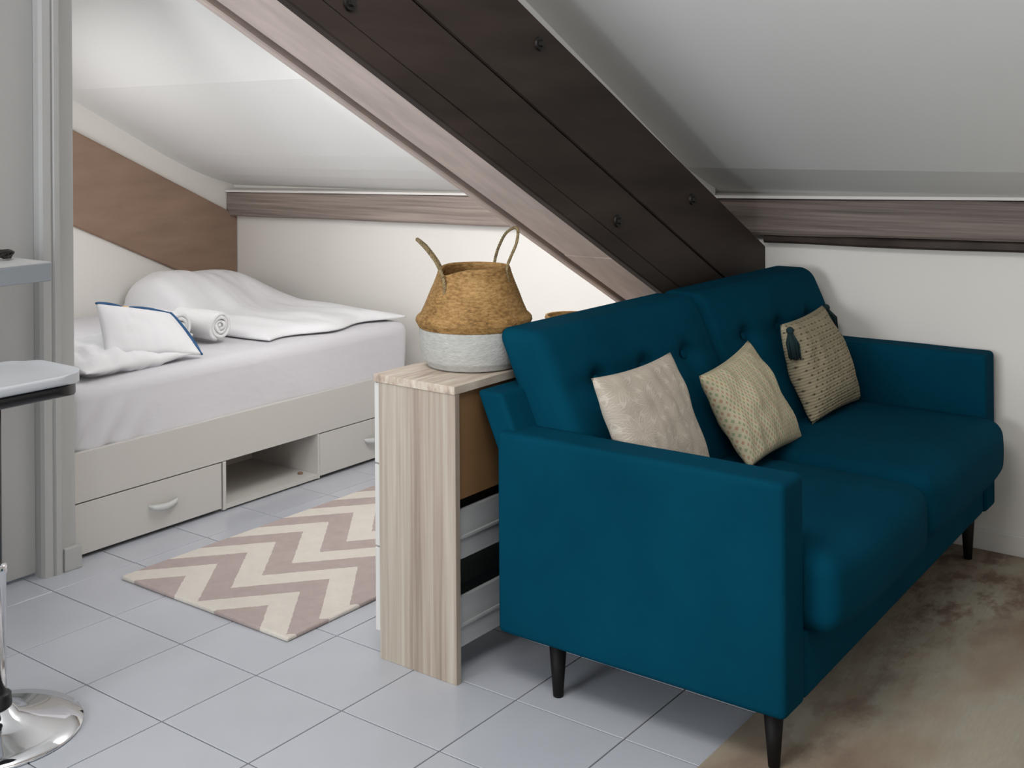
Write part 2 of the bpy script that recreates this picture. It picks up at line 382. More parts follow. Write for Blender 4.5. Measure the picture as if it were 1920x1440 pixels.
# closet block beside the bed niche: its face carries the door casing
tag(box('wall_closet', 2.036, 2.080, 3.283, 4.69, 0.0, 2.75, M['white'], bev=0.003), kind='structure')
tag(box('wall_hall', -2.88, 0.9, 3.283, 3.38, 0.0, 3.2, M['wall']), kind='structure')
tag(box('wall_lintel', 0.9, 2.036, 3.283, 3.38, 2.15, 3.2, M['wall']), kind='structure')
def slab(name, pts, y0, y1, th=0.10):
    poly = pts + [(x, z + th) for x, z in reversed(pts)]
    return tag(obj(name, bm_prism(poly, 'y', y0, y1), M['ceil']), kind='structure')
Xs = [4.0, 3.885, 3.61, 0.5]
slab('ceiling', [(x, zc_r(x)) for x in Xs] + [(-3.0, zc_r(0.5))], -1.9, 2.014)
XL = sorted(CEIL_L, reverse=True) + [1.15]
slab('ceiling_niche', [(x, zc_l(x)) for x in XL] + [(-3.0, zc_l(1.15))], 2.016, 4.80)
# plaster infill between rafter top and ceiling


# skirting on the back wall beside the sofa and the short piece on the closet corner
tag(box('baseboard_back', WX - 0.012, WX, -1.83, 1.98, 0.0, 0.070, M['wall'], bev=0.002), kind='structure')
tag(box('baseboard_corner', 2.032, 2.092, 3.266, 3.283, 0.0, 0.072, M['white'], bev=0.003), kind='structure')

# door and its moulded casing
door = thing('door_1', 'flat white door panel behind the bar counter and stool', 'door', (1.5, 3.30, 0)); door['kind'] = 'structure'
del door['category']
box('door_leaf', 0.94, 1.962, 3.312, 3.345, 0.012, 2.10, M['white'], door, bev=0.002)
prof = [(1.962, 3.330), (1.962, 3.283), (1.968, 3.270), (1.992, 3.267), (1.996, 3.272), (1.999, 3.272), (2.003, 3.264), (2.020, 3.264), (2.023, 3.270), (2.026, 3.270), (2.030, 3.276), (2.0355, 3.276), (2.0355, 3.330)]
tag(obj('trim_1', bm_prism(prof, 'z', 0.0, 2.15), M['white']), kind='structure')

# ------------------------------------------------------------------ timbers
def wavy_beam(y0, y1, x0, x1, zt, zb, seed, amp=0.004):
    bm = bmesh.new(); n = 60; rings = []
    for i in range(n + 1):
        y = y0 + (y1 - y0) * i / n
        wv = lambda k: amp * nz3((y * 2.2, k * 3.1, seed), 1.0, seed)
        a, b_ = zt(y) + wv(1), zb(y) + wv(2)
        rings.append([bm.verts.new((x0 + wv(3) + 0.005, y, a)), bm.verts.new((x0 + wv(3), y, a - 0.006)), bm.verts.new((x0 + wv(4), y, b_ + 0.008)), bm.verts.new((x0 + wv(4) + 0.007, y, b_)), bm.verts.new((x1, y, b_)), bm.verts.new((x1, y, a))])
    for a, b_ in zip(rings, rings[1:]):
        for j in range(6): bm.faces.new((a[j], a[(j + 1) % 6], b_[(j + 1) % 6], b_[j]))
    bm.faces.new(rings[0][::-1]); bm.faces.new(rings[-1]); return bm
L = lambda a, b, ya, yb: (lambda y: a + (b - a) * (y - ya) / (yb - ya))
pl_ = thing('roof_purlin', 'greyish brown roof beam along the niche wall above the bed', 'roof beam', (3.84, 3.3, 1.0))
obj('timber', wavy_beam(2.03, 4.684, 3.83, WX - 0.001, L(1.105, 1.062, 2.0, 4.7), L(0.972, 0.943, 2.0, 4.7), 3.0), M['purlin2'], pl_)
pr_ = thing('roof_purlin', 'dark weathered roof beam along the wall above the sofa', 'roof beam', (3.84, 0.4, 1.0))
obj('timber', wavy_beam(-1.82, 1.985, 3.83, WX - 0.001, L(1.108, 1.150, 1.9, 0.0), L(0.987, 1.022, 1.77, 0.0), 7.0), M['purlin'], pr_)
obj('bottom_strip', wavy_beam(-1.82, 1.758, 3.842, WX - 0.001, L(0.985, 1.020, 1.77, 0.0), L(0.955, 0.985, 1.77, 0.0), 9.0), M['rafter'], pr_, label='darker strip under the beam')
RT = lambda x: 0.858 + (3.127 - x) * 0.5035
inf = [(3.83, 0.99), (0.55, RT(0.55) + 0.487)] + [(x, zc_r(x) + 0.05) for x in (0.55, 3.60, 3.83)]
tag(obj('trim_4', bm_prism(inf, 'y', 1.94, 1.984), M['ceil']), kind='structure')
# plaster bead above each purlin
def bead(y0, y1, f):
    bm = bmesh.new(); A = []
    for i in range(31):
        y = y0 + (y1 - y0) * i / 30; z = f(y)
        A.append([bm.verts.new(c) for c in ((3.822, y, z + 0.001), (3.822, y, z + 0.011), (WX - 0.001, y, z + 0.02), (WX - 0.001, y, z + 0.001))])
    for a, b_ in zip(A, A[1:]):
        for j in range(4): bm.faces.new((a[j], a[(j + 1) % 4], b_[(j + 1) % 4], b_[j]))
    bm.faces.new(A[0][::-1]); bm.faces.new(A[-1]); return bm
tag(obj('trim_2', bead(2.03, 4.684, L(1.106, 1.063, 2.0, 4.7)), M['wall']), kind='structure')
tag(obj('trim_3', bead(-1.82, 1.99, L(1.112, 1.153, 1.9, 0.0)), M['wall']), kind='structure')

# painted beam on the niche's side wall
bm = bm_prism([(2.085, 1.366 + 0.474 * 0.908), (3.883, 0.943), (3.883, 0.53), (2.085, 0.933 + 0.462 * 0.904)], 'y', 4.668, 4.69)
bmesh.ops.bevel(bm, geom=list(bm.edges), offset=0.004, segments=2, affect='EDGES')
tag(obj('sloping_beam', bm, M['brown'], loc=(2.98, 4.69, 1.0)), 'flat brown painted sloping beam on the side wall behind the bed', 'roof beam')

# big rafter: two dark timbers, a soffit board and an edge strip
TH = 0.506
RZ = lambda x: 0.858 + (3.127 - x) * 0.5035          # underside height
raf = thing('roof_rafter', 'large dark brown rafter running down behind the sofa', 'roof beam', (3.0, 1.9, 0.92))
def raf_piece(x0, x1, dz0a, dz1a, dz0b, dz1b, y0, y1, bev=0.004, n=40, amp=0.002, seed=1):
    bm = bmesh.new(); rings = []
    for i in range(n + 1):
        t = i / n; x = x0 + (x1 - x0) * t
        lo = RZ(x) + dz0a + (dz0b - dz0a) * t; hi = RZ(x) + dz1a + (dz1b - dz1a) * t
        w1 = amp * nz3((x * 3, 1, seed)); w2 = amp * nz3((x * 3, 4, seed))
        e = bev
        rings.append([bm.verts.new(c) for c in ((x, y0 + e, lo + w1), (x, y0, lo + e + w1), (x, y0, hi - e + w2), (x, y0 + e, hi + w2), (x, y1 - e, hi + w2), (x, y1, hi - e + w2), (x, y1, lo + e + w1), (x, y1 - e, lo + w1))])
    for a, b_ in zip(rings, rings[1:]):
        for j in range(8): bm.faces.new((a[j], a[(j + 1) % 8], b_[(j + 1) % 8], b_[j]))
    bm.faces.new(rings[0][::-1]); bm.faces.new(rings[-1]); return bm
XE = WX - 0.002
obj('lower_timber', raf_piece(0.55, XE, 0.062, 0.246, 0.062, 0.214, 1.770, 1.985, seed=2), M['rafter'], raf)
obj('upper_timber', raf_piece(0.55, XE, 0.250, 0.485, 0.218, 0.466, 1.770, 1.985, seed=3), M['rafter'], raf)
obj('edge_board', raf_piece(0.55, XE, 0.0, 0.060, 0.0, 0.060, 1.762, 1.792, seed=4), M['rafter'], raf)
obj('soffit_board', raf_piece(0.55, 2.885, 0.008, 0.058, 0.008, 0.058, 1.794, 1.969, seed=5), M['soffit'], raf, label='greyish board under the rafter, floor bounce painted into its pale colour')
obj('soffit_board', raf_piece(2.888, XE, 0.006, 0.058, 0.006, 0.058, 1.794, 1.969, seed=6), M['soffit'], raf, label='greyish board under the rafter, floor bounce painted into its pale colour')
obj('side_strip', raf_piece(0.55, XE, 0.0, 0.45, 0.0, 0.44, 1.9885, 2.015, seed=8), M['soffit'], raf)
for x, z in ((2.484, 1.592), (3.328, 1.138), (2.87, 1.099), (1.782, 1.64)):
    bm = bmesh.new(); bmesh.ops.create_cone(bm, cap_ends=True, segments=20, radius1=0.019, radius2=0.017, depth=0.006, matrix=Matrix.Translation((x, 1.7665, z)) @ Matrix.Rotation(math.radians(90), 4, 'X'))
    b2 = bmesh.new(); bmesh.ops.create_cone(b2, cap_ends=True, segments=6, radius1=0.010, radius2=0.009, depth=0.010, matrix=Matrix.Translation((x, 1.760, z)) @ Matrix.Rotation(math.radians(90), 4, 'X'))
    p = obj('bolt', bm, M['iron'], raf)
    obj('bolt_head', b2, M['iron'], p)

# ------------------------------------------------------------------ bed
BF = 3.325; BX0, BX1 = 2.10, 3.74
bed = thing('bed', 'low white storage bed with drawers in the sloping niche', 'bed', (2.9, 3.98, 0))
box('side_rail', BX0, BX1, BF, BF + 0.018, 0.182, 0.342, M['bedw'], bed, bev=0.0015)
for (x0, x1) in ((BX0 + 0.004, 2.688), (3.170, BX1 - 0.004)):
    d = box('drawer', x0, x1, BF + 0.001, BF + 0.018, 0.014, 0.178, M['bedw'], bed, bev=0.0015)
    xh = 2.437 if x0 < 2.5 else 3.475
    pts = catmull([(xh - 0.057, BF + 0.002, 0.100), (xh - 0.045, BF - 0.014, 0.094), (xh, BF - 0.022, 0.088), (xh + 0.045, BF - 0.014, 0.094), (xh + 0.057, BF + 0.002, 0.100)], 6)
    bm = bmesh.new(); rings = []
    for k, p_ in enumerate(pts):
        hgt = 0.007 + 0.010 * math.sin(math.pi * k / (len(pts) - 1))
        rings.append([bm.verts.new(p_ + Vector(o)) for o in ((0, 0, hgt), (0, -0.003, hgt * 0.3), (0, -0.003, -hgt * 0.4), (0, 0.003, -hgt * 0.4), (0, 0.003, hgt * 0.6))])
    for a, b_ in zip(rings, rings[1:]):
        for j in range(5): bm.faces.new((a[j], a[(j + 1) % 5], b_[(j + 1) % 5], b_[j]))
    bm.faces.new(rings[0][::-1]); bm.faces.new(rings[-1])
    obj('handle', bm, M['handle'], d, smooth=True)
box('divider', 2.694, 2.708, BF, BF + 0.40, 0.006, 0.180, M['bedw'], bed, bev=0.001)
box('divider', 3.158, 3.168, BF, BF + 0.40, 0.006, 0.180, M['bedw'], bed, bev=0.001)
box('shelf_bottom', 2.709, 3.157, BF + 0.002, BF + 0.40, 0.008, 0.024, M['bedw'], bed)
box('shelf_back', 2.709, 3.157, BF + 0.385, BF + 0.40, 0.025, 0.180, M['bedin'], bed)
box('centre_panel', 2.93, 2.938, BF + 0.375, BF + 0.384, 0.025, 0.180, M['bedin'], bed)
for x, y in ((2.93, BF + 0.33), (3.12, BF + 0.06)):
    obj('screw_cover', bm_lathe([(0.011, 0.0242), (0.011, 0.029), (0.008, 0.031)], x, y, 14), M['screw'], bed)
box('head_panel', BX0, BX0 + 0.018, BF + 0.02, 4.66, 0.014, 0.342, M['bedw'], bed)
box('foot_panel', BX1 - 0.018, BX1, BF + 0.02, 4.66, 0.014, 0.342, M['bedw'], bed)
box('slat_base', BX0 + 0.02, BX1 - 0.02, BF + 0.02, 4.66, 0.24, 0.30, M['bedin'], bed)
# mattress in its sheet
cx, cy, cz = (2.10 + 3.715) / 2, (BF + 0.012 + 4.655) / 2, (0.302 + 0.548) / 2
hx, hy, hz = (3.715 - 2.10) / 2, (4.655 - BF - 0.012) / 2, (0.548 - 0.302) / 2
def d_matt(c):
    wob = 0.006 * nz3((c.x * 2.5, c.y * 3, c.z * 3), 1, 2)
    if c.y < -hy + 0.03:
        f = (hz - c.z) / (2 * hz)
        k = max(0.0, 1 - abs(c.x + hx * 0.93) / 0.35)                    # slanting pulls in the sheet near the head end
        c.y -= 0.004 * math.sin(c.x * 9 + c.z * 14) * f + 0.014 * k * math.sin(c.x * 55 - c.z * 38) * f
    if c.x > hx - 0.05: c.x += 0.012 * math.sin(c.y * 22) * (0.5 - c.z / (2 * hz))
    c.z += wob + (0.012 if c.z > 0 else 0) * (1 - abs(c.x / hx) ** 3)* (1 - abs(c.y / hy) ** 3)
    return c
mtt = obj('mattress', bm_rbox(hx, hy, hz, 0.045, 5, 60, d_matt, Matrix.Translation((cx, cy, cz))), M['sheet'], None, loc=(cx, cy, 0.30), smooth=True)
tag(mtt, 'thick mattress in a smooth white fitted sheet on the bed', 'mattress')

def bm_pillow(TL, TR, BR, BL, th, nu=34, pinch=0.06, wr=0.006, seed=1.0, power=0.45, flange=0.0):
    TL, TR, BR, BL = map(Vector, (TL, TR, BR, BL)); nrm = (TR - TL).cross(BL - TL).normalized()
    bm = bmesh.new(); uvl = bm.loops.layers.uv.new('UVMap'); uvs = {}
    def pt(u, v, s):
        du = (u - 0.5) * 2; dv = (v - 0.5) * 2
        uu = 0.5 + du / 2 * (1 - pinch * (1 - dv * dv)); vv = 0.5 + dv / 2 * (1 - pinch * (1 - du * du))
        p = (TL * (1 - uu) + TR * uu) * (1 - vv) + (BL * (1 - uu) + BR * uu) * vv
        e = max(0, (1 - abs(du) ** 2.2)) * max(0, (1 - abs(dv) ** 2.2)); h = e ** power
        w_ = wr * nz3((u * 5, v * 5, s), 1, seed) * (1 - h * 0.3) * min(1, e * 6)
        w2 = wr * 0.8 * nz3((u * 14, v * 3, s + 4), 1, seed) * min(1, e * 5)
        return p + nrm * (s * th / 2 * h + w_ + w2)
    g = {}
    for s in (1, -1):
        for i in range(nu + 1):
            for j in range(nu + 1):
                edge = i in (0, nu) or j in (0, nu)
                key = (i, j, 0 if edge else s)
                if key not in g: g[key] = bm.verts.new(pt(i / nu, j / nu, s)); uvs[g[key]] = (i / nu, 1 - j / nu)
    for s in (1, -1):
        for i in range(nu):
            for j in range(nu):
                k = [g[(a, b_, 0 if (a in (0, nu) or b_ in (0, nu)) else s)] for a, b_ in ((i, j), (i + 1, j), (i + 1, j + 1), (i, j + 1))]
                f = bm.faces.new(k if s > 0 else k[::-1])
                for l in f.loops: l[uvl].uv = uvs[l.vert]
    return bm
def seam(TL, TR, BR, BL, pinch, sides, r, n=24, off=0.0):
    """path along the edge of a bm_pillow"""
    TL, TR, BR, BL = map(Vector, (TL, TR, BR, BL)); out = []
    for (u0, v0, u1, v1) in sides:
        for k in range(n + 1):
            t = k / n; u = u0 + (u1 - u0) * t; v = v0 + (v1 - v0) * t; du = (u - 0.5) * 2; dv = (v - 0.5) * 2
            uu = 0.5 + du / 2 * (1 - pinch * (1 - dv * dv)) ; vv = 0.5 + dv / 2 * (1 - pinch * (1 - du * du))
            p = (TL * (1 - uu) + TR * uu) * (1 - vv) + (BL * (1 - uu) + BR * uu) * vv
            if not out or (p - out[-1]).length > 1e-4: out.append(p)
    return out

# duvet: a thick heap at the back of the bed
def duvet_h(u, v):
    # u along x 0..1, v along y 0 (front) .. 1 (wall)
    e = (max(0, 1 - abs(2 * u - 1) ** (5 if u > 0.5 else 10)) * max(0, 1 - abs(2 * v - 1) ** 7)) ** 0.45
    back = min(1, max(0, (v - 0.42) / 0.34)); back = back * back * (3 - 2 * back)
    h = 0.030 + 0.135 * back * (1 - 0.25 * u ** 2)
    h += 0.022 * nz3((u * 3, v * 3, 1), 1, 5) + 0.012 * nz3((u * 9, v * 5, 3), 1, 5)
    h += (0.022 * max(0, math.sin(u * 13 + v * 7 - 3.2)) + 0.016 * abs(nz3((u * 12, v * 4, 6), 1, 2))) * (1 - v) * u
    return max(0.004, h * e)
grid = []
for i in range(61):
    row = []
    for j in range(61):
        u, v = i / 60, j / 60
        x0_ = 2.99 + 0.22 * max(0, (v - 0.30) / 0.7); x = x0_ + (3.715 - x0_) * u - 0.02 * math.sin(v * 9) * (1 - u); y = 3.42 + 1.24 * v + 0.03 * math.sin(u * 11) * (1 - v) - 0.02 * u * (1 - v)
        if v < 0.12: y -= 0.01
        row.append((x, y, 0.566 + duvet_h(u, v)))
    grid.append(row)
bm, gg = fill(grid)
bot = [[bm.verts.new((p.co.x, p.co.y, 0.562)) for p in row] for row in gg]
for i in range(60):
    for j in range(60): bm.faces.new((bot[i][j], bot[i][j + 1], bot[i + 1][j + 1], bot[i + 1][j]))
for i in range(60):
    bm.faces.new((gg[i][0], bot[i][0], bot[i + 1][0], gg[i + 1][0])); bm.faces.new((gg[i][60], gg[i + 1][60], bot[i + 1][60], bot[i][60]))
    bm.faces.new((gg[0][i], gg[0][i + 1], bot[0][i + 1], bot[0][i])); bm.faces.new((gg[60][i], bot[60][i], bot[60][i + 1], gg[60][i + 1]))
tag(obj('duvet', bm, M['linen'], loc=(3.3, 4.0, 0.56), smooth=True), 'puffy white duvet heaped against the wall at the back of the bed', 'duvet')

# pillow near the front edge, cushion with navy trim leaning over it
q = ((2.15, 3.66, 0.612), (2.56, 3.69, 0.606), (2.625, 3.378, 0.578), (2.17, 3.36, 0.580))
tag(obj('pillow', bm_pillow(*q, 0.155, pinch=0.02, wr=0.018, seed=3, power=0.8), M['linen'], loc=(2.35, 3.6, 0.56), smooth=True), 'rumpled white pillow lying flat at the front left of the bed', 'pillow')
bc = thing('cushion', 'white square cushion with navy blue edging leaning on the bed', 'cushion', (2.6, 3.5, 0.56))
q = ((2.33, 3.55, 0.779), (2.645, 3.55, 0.700), (2.665, 3.375, 0.575), (2.36, 3.40, 0.610))
q = ((2.31, 3.52, 0.782), (2.615, 3.52, 0.708), (2.645, 3.375, 0.568), (2.28, 3.42, 0.62))
obj('cover', bm_pillow(*q, 0.07, pinch=0.02, wr=0.004, seed=8), M['linen'], bc, smooth=True)
ph = seam(*q, 0.02, [(0, 0, 0.34, 0)], 0.005); obj('piping', bm_tube(ph, 0.005, 8, rf=lambda t: 0.002 + 0.007 * math.sin(math.pi * min(1, t * 1.0)) ** 0.5), M['blue'], bc, smooth=True, label='dark blue edging of the cushion')
ph = seam(*q, 0.02, [(0.36, 0, 0.42, 0)], 0.005, 6); obj('tab', bm_tube(ph, 0.0055, 8), M['ochre'], bc, smooth=True, label='small ochre tab on the top edge')
ph = seam(*q, 0.02, [(0.44, 0, 1, 0)], 0.005); obj('piping', bm_tube(ph, 0.006, 8, rf=lambda t: 0.0035 + 0.0095 * math.sin(math.pi * min(1, t * 0.9 + 0.1)) * (1 - t * 0.4)), M['blue'], bc, smooth=True, label='dark blue edging of the cushion')
ph = seam(*q, 0.02, [(1, 0, 1, 1)], 0.005); obj('piping', bm_tube(ph, 0.006, 8, rf=lambda t: 0.003 + 0.0115 * math.sin(math.pi * min(1, t + 0.05)) ** 0.6 if t < 0.95 else 0.004), M['blue'], bc, smooth=True, label='dark blue edging of the cushion')

# rolled towels: spirals extruded along y
def towel(name, cx, cz, y0, y1, r, label, ang=0.0, tilt=0.0):
    bm = bmesh.new(); turns = 3.6; n = 90; th = r / (turns + 0.6) * 0.86
    def ring(y, sc):
        out = []; inn = []
        for k in range(n + 1):
            t = k / n; a = ang + t * turns * 2 * math.pi; rr = (r * (0.14 + 0.86 * t)) * sc
            wob = 1 + 0.03 * math.sin(a * 2.3)
            out.append((cx + rr * wob * math.cos(a) + tilt * (y - y0), y + 0.004 * math.sin(a * 1.7), cz + rr * wob * math.sin(a)))
            r2 = max(0.002, rr - th * sc)
            inn.append((cx + r2 * wob * math.cos(a) + tilt * (y - y0), y + 0.004 * math.sin(a * 1.7), cz + r2 * wob * math.sin(a)))
        return out + inn[::-1]
    ys = [y0, y0 + 0.006, y0 + 0.02, (y0 + y1) / 2, y1 - 0.02, y1 - 0.006, y1]; sc = [0.95, 0.985, 1, 1.02, 1, 0.985, 0.95]
    R = [[bm.verts.new(p) for p in ring(y, s)] for y, s in zip(ys, sc)]; m_ = len(R[0])
    for a, b_ in zip(R, R[1:]):
        for j in range(m_): bm.faces.new((a[j], a[(j + 1) % m_], b_[(j + 1) % m_], b_[j]))
    for ringv in (R[0], R[-1]):
        for k in range(n): bm.faces.new((ringv[k], ringv[k + 1], ringv[m_ - 2 - k], ringv[m_ - 1 - k]))
    return tag(obj(name, bm, M['towel'], loc=(cx, (y0 + y1) / 2, cz - r), smooth=True), label, 'towel')
towel('rolled_towel', 2.868, 0.624, 3.545, 3.80, 0.060, 'rolled white towel, its spiral end facing the room, right of the pair', 0.6)
towel('rolled_towel', 2.722, 0.632, 3.60, 3.88, 0.068, 'larger rolled white towel, just behind the navy edged cushion', 2.0)

# ------------------------------------------------------------------ chevron rug
RX0, RX1, RY0, RY1 = 2.10, 3.28, 2.335, 3.075
bm = bm_box(RX0, RX1, RY0, RY1, 0.0005, 0.013, 0.005, 3)
for v in bm.verts:
    v.co.x += 0.004 * nz3((v.co.y * 5, 0, 1)); 
tag(obj('chevron_rug', bm, M['chevron'], loc=(RX0, RY0, 0)), 'small pink taupe and cream zigzag rug beside the bed', 'rug')

# ------------------------------------------------------------------ sideboard behind the sofa
SY0, SY1, SXa, SXb = 1.815, 2.072, 2.182, 3.20
sb = thing('sideboard', 'narrow pale oak sideboard with white drawers standing behind the sofa', 'sideboard', (2.7, 1.94, 0))
box('end_panel', SXa, SXa + 0.018, SY0, SY1, 0.0, 0.714, M['lam'], sb, bev=0.0012)
box('end_panel', SXb - 0.018, SXb, SY0, SY1, 0.0, 0.714, M['lam'], sb, bev=0.0012)
box('top', SXa - 0.003, SXb + 0.003, SY0 - 0.001, SY1 + 0.014, 0.7145, 0.735, M['lamtop'], sb, bev=0.0012)
box('back_panel', SXa + 0.019, SXb - 0.019, SY0 + 0.012, SY0 + 0.024, 0.447, 0.713, M['brownpanel'], sb, label='brown panel closing the upper back')
for z0, z1, bz0, bz1 in ((0.070, 0.285, 0.078, 0.200), (0.290, 0.500, 0.296, 0.417), (0.505, 0.712, 0.515, 0.690)):
    d = box('drawer', SXa + 0.002, SXb - 0.002, SY1 + 0.001, SY1 + 0.016, z0, z1, M['lamw'], sb, bev=0.001, label='glossy white drawer front')
    if bz0 < 0.5:
        bmx = bm_box(SXa + 0.024, SXb - 0.024, SY0 + 0.016, SY0 + 0.028, bz0, bz1)
        bm_box(SXa + 0.024, SXb - 0.024, SY0 + 0.010, SY0 + 0.030, bz0 + 0.052, bz0 + 0.058, bm=bmx)
        bm_box(SXa + 0.024, SXa + 0.036, SY0 + 0.030, SY1, bz0, bz1, bm=bmx); bm_box(SXb - 0.036, SXb - 0.024, SY0 + 0.030, SY1, bz0, bz1, bm=bmx)
        bm_box(SXa + 0.037, SXb - 0.037, SY0 + 0.030, SY1, bz0 + 0.004, bz0 + 0.010, bm=bmx)
        obj('drawer_box', bmx, M['grey_box'], d, label='grey white drawer box seen from behind')

# ------------------------------------------------------------------ belly basket
BCX, BCY, BZ = 2.424, 1.948, 0.735
bk = thing('belly_basket', 'large woven seagrass belly basket with white base on the sideboard', 'basket', (BCX, BCY, BZ))
Rv, Fv = Vector((0.6, -0.8, 0)), Vector((0.8, 0.6, 0))
thl = math.atan2((-Rv * 0.9 - Fv * 0.45).y, (-Rv * 0.9 - Fv * 0.45).x)
def bfn(x, y, z, a):
    h = max(0.0, (z - BZ - 0.10) / 0.17); c = max(0.0, math.cos(a - thl)) ** 4
    z2 = z - 0.022 * h * h * c; k = 1 - 0.05 * c * h + 0.003 * math.sin(a * 7) * h
    return x * k, y * k, z2
def ripple(prof, step, amp):
    out = []; acc = 0
    for (r0, z0), (r1, z1) in zip(prof, prof[1:]):
        n = max(1, int(round(math.hypot(r1 - r0, z1 - z0) / (step / 2))))
        for k in range(n):
            t = k / n; acc += 1
            out.append((r0 + (r1 - r0) * t + amp * (1 if acc % 2 else -1), z0 + (z1 - z0) * t))
    out.append(prof[-1]); return out
wh = ripple([(0.124, 0.004), (0.137, 0.022), (0.143, 0.05), (0.146, 0.08), (0.147, 0.104)], 0.0062, 0.0007)
pr_w = [(0.02, 0.0), (0.108, 0.0)] + wh
obj('painted_base', bm_lathe([(r, BZ + z) for r, z in pr_w] + [(0.130, BZ + 0.104), (0.02, BZ + 0.10)], BCX, BCY, 72, bfn), M['wickw'], bk, smooth=True, label='white painted lower half')
up = ripple([(0.147, 0.105), (0.1565, 0.122), (0.1545, 0.132), (0.143, 0.142), (0.133, 0.165), (0.122, 0.195), (0.110, 0.225), (0.101, 0.250), (0.098, 0.264)], 0.0062, 0.0010)
inn = [(0.092, 0.266), (0.088, 0.262), (0.094, 0.245), (0.115, 0.20), (0.136, 0.14), (0.134, 0.11), (0.02, 0.109)]
def bfn2(x, y, z, a):
    x, y, z = bfn(x, y, z, a); k = 1 + 0.006 * (1 if int(a / (2 * math.pi) * 120 + z * 80) % 2 else -1)
    return x * k, y * k, z
obj('woven_body', bm_lathe([(r, BZ + z) for r, z in up + inn], BCX, BCY, 120, bfn2), M['wick'], bk, smooth=True)
def braid(path, r, turns, bm=None):
    bm = bmesh.new(); P = catmull(path, 14); nP = len(P)
    t = (P[1] - P[0]).normalized(); nrm = t.orthogonal().normalized(); fr = []
    for i, p in enumerate(P):
        t = (P[min(i + 1, nP - 1)] - P[max(i - 1, 0)]).normalized(); nrm = (nrm - t * nrm.dot(t)).normalized(); fr.append((p, nrm.copy(), t.cross(nrm)))
    for s in range(3):
        sp_ = []
        for i, (p, n_, b_) in enumerate(fr):
            a = 2 * math.pi * (turns * i / nP + s / 3); sp_.append(p + (n_ * math.cos(a) + b_ * math.sin(a)) * r * 0.55)
        bm_tube(sp_, r * 0.55, 6, bm)
    return bm
Bc = Vector((BCX, BCY, BZ))
def bp(r, z, f): return Bc + Rv * r + Fv * f + Vector((0, 0, z))
obj('handle', braid([bp(0.052, 0.225, 0.085), bp(0.055, 0.262, 0.082), bp(0.066, 0.305, 0.07), bp(0.089, 0.350, 0.04), bp(0.118, 0.366, 0.005), bp(0.117, 0.33, -0.015), bp(0.100, 0.29, -0.03), bp(0.090, 0.262, -0.045), bp(0.094, 0.225, -0.05)], 0.0042, 18), M['rope'], bk, smooth=True)
obj('handle', braid([bp(-0.072, 0.195, -0.085), bp(-0.075, 0.232, -0.075), bp(-0.094, 0.275, -0.05), bp(-0.125, 0.315, -0.03), bp(-0.150, 0.338, -0.012), bp(-0.127, 0.317, 0.005), bp(-0.098, 0.275, 0.02), bp(-0.088, 0.245, 0.03), bp(-0.092, 0.215, 0.035)], 0.0050, 18), M['rope'], bk, smooth=True)

# small pot basket further along the sideboard
PC = (2.905, 1.96)
pb = thing('small_basket', 'small round basket with brown rim showing behind the sofa back', 'basket', (PC[0], PC[1], BZ))
obj('body', bm_lathe([(0.02, BZ + 0.0005), (0.062, BZ + 0.0005), (0.070, BZ + 0.02), (0.074, BZ + 0.055), (0.070, BZ + 0.056), (0.02, BZ + 0.006)], PC[0], PC[1], 40), M['wickw'], pb, smooth=True)
obj('rim', bm_lathe(ripple([(0.0742, BZ + 0.056), (0.077, BZ + 0.062), (0.075, BZ + 0.069), (0.069, BZ + 0.069), (0.066, BZ + 0.05), (0.066, BZ + 0.02)], 0.006, 0.0006), PC[0], PC[1], 60, caps=False), M['wick'], pb, smooth=True)

# ------------------------------------------------------------------ sofa
sofa = thing('sofa', 'teal blue two seat sofa with buttoned back and black legs', 'sofa', (3.05, 1.35, 0))
def arm(x0, x1, y0, y1, z0, z1, sgn):
    a = obj('armrest', bm_rbox((x1 - x0) / 2, (y1 - y0) / 2, (z1 - z0) / 2, 0.016, 4, 10,
        lambda c: Vector((c.x + sgn * 0.004 * math.cos(c.y * 4) * math.cos(c.z * 5), c.y, c.z + 0.003 * nz3((c.y * 4, c.x, 2)))), Matrix.Translation(((x0 + x1) / 2, (y0 + y1) / 2, (z0 + z1) / 2))), M['teal'], sofa, smooth=True)
    for xx in (x0 + 0.006, x1 - 0.006):
        pts = [(xx, y1 - 0.03 - (y1 - y0 - 0.06) * k / 10, z1 - 0.0050) for k in range(11)]
        obj('piping', bm_tube(catmull(pts, 3), 0.0022, 6), M['tealdark'], a, smooth=True)
    return a
AX0, AX1, BXa, BXb = 2.242, 2.352, 3.765, 3.872
arm(AX0, AX1, 0.985, 1.735, 0.132, 0.626, -1)
arm(BXa, BXb, 0.980, 1.735, 0.158, 0.652, 1)
# base rail
bm = bm_rbox((BXa - AX1) / 2 - 0.001, 0.370, 0.075, 0.014, 3, 12, None, Matrix.Translation(((BXa + AX1) / 2, 1.358, 0.208)))
for v in bm.verts: v.co.z += 0.027 * (v.co.x - AX1) / (BXb - AX1)
obj('seat_base', bm, M['teal'], sofa, smooth=True)
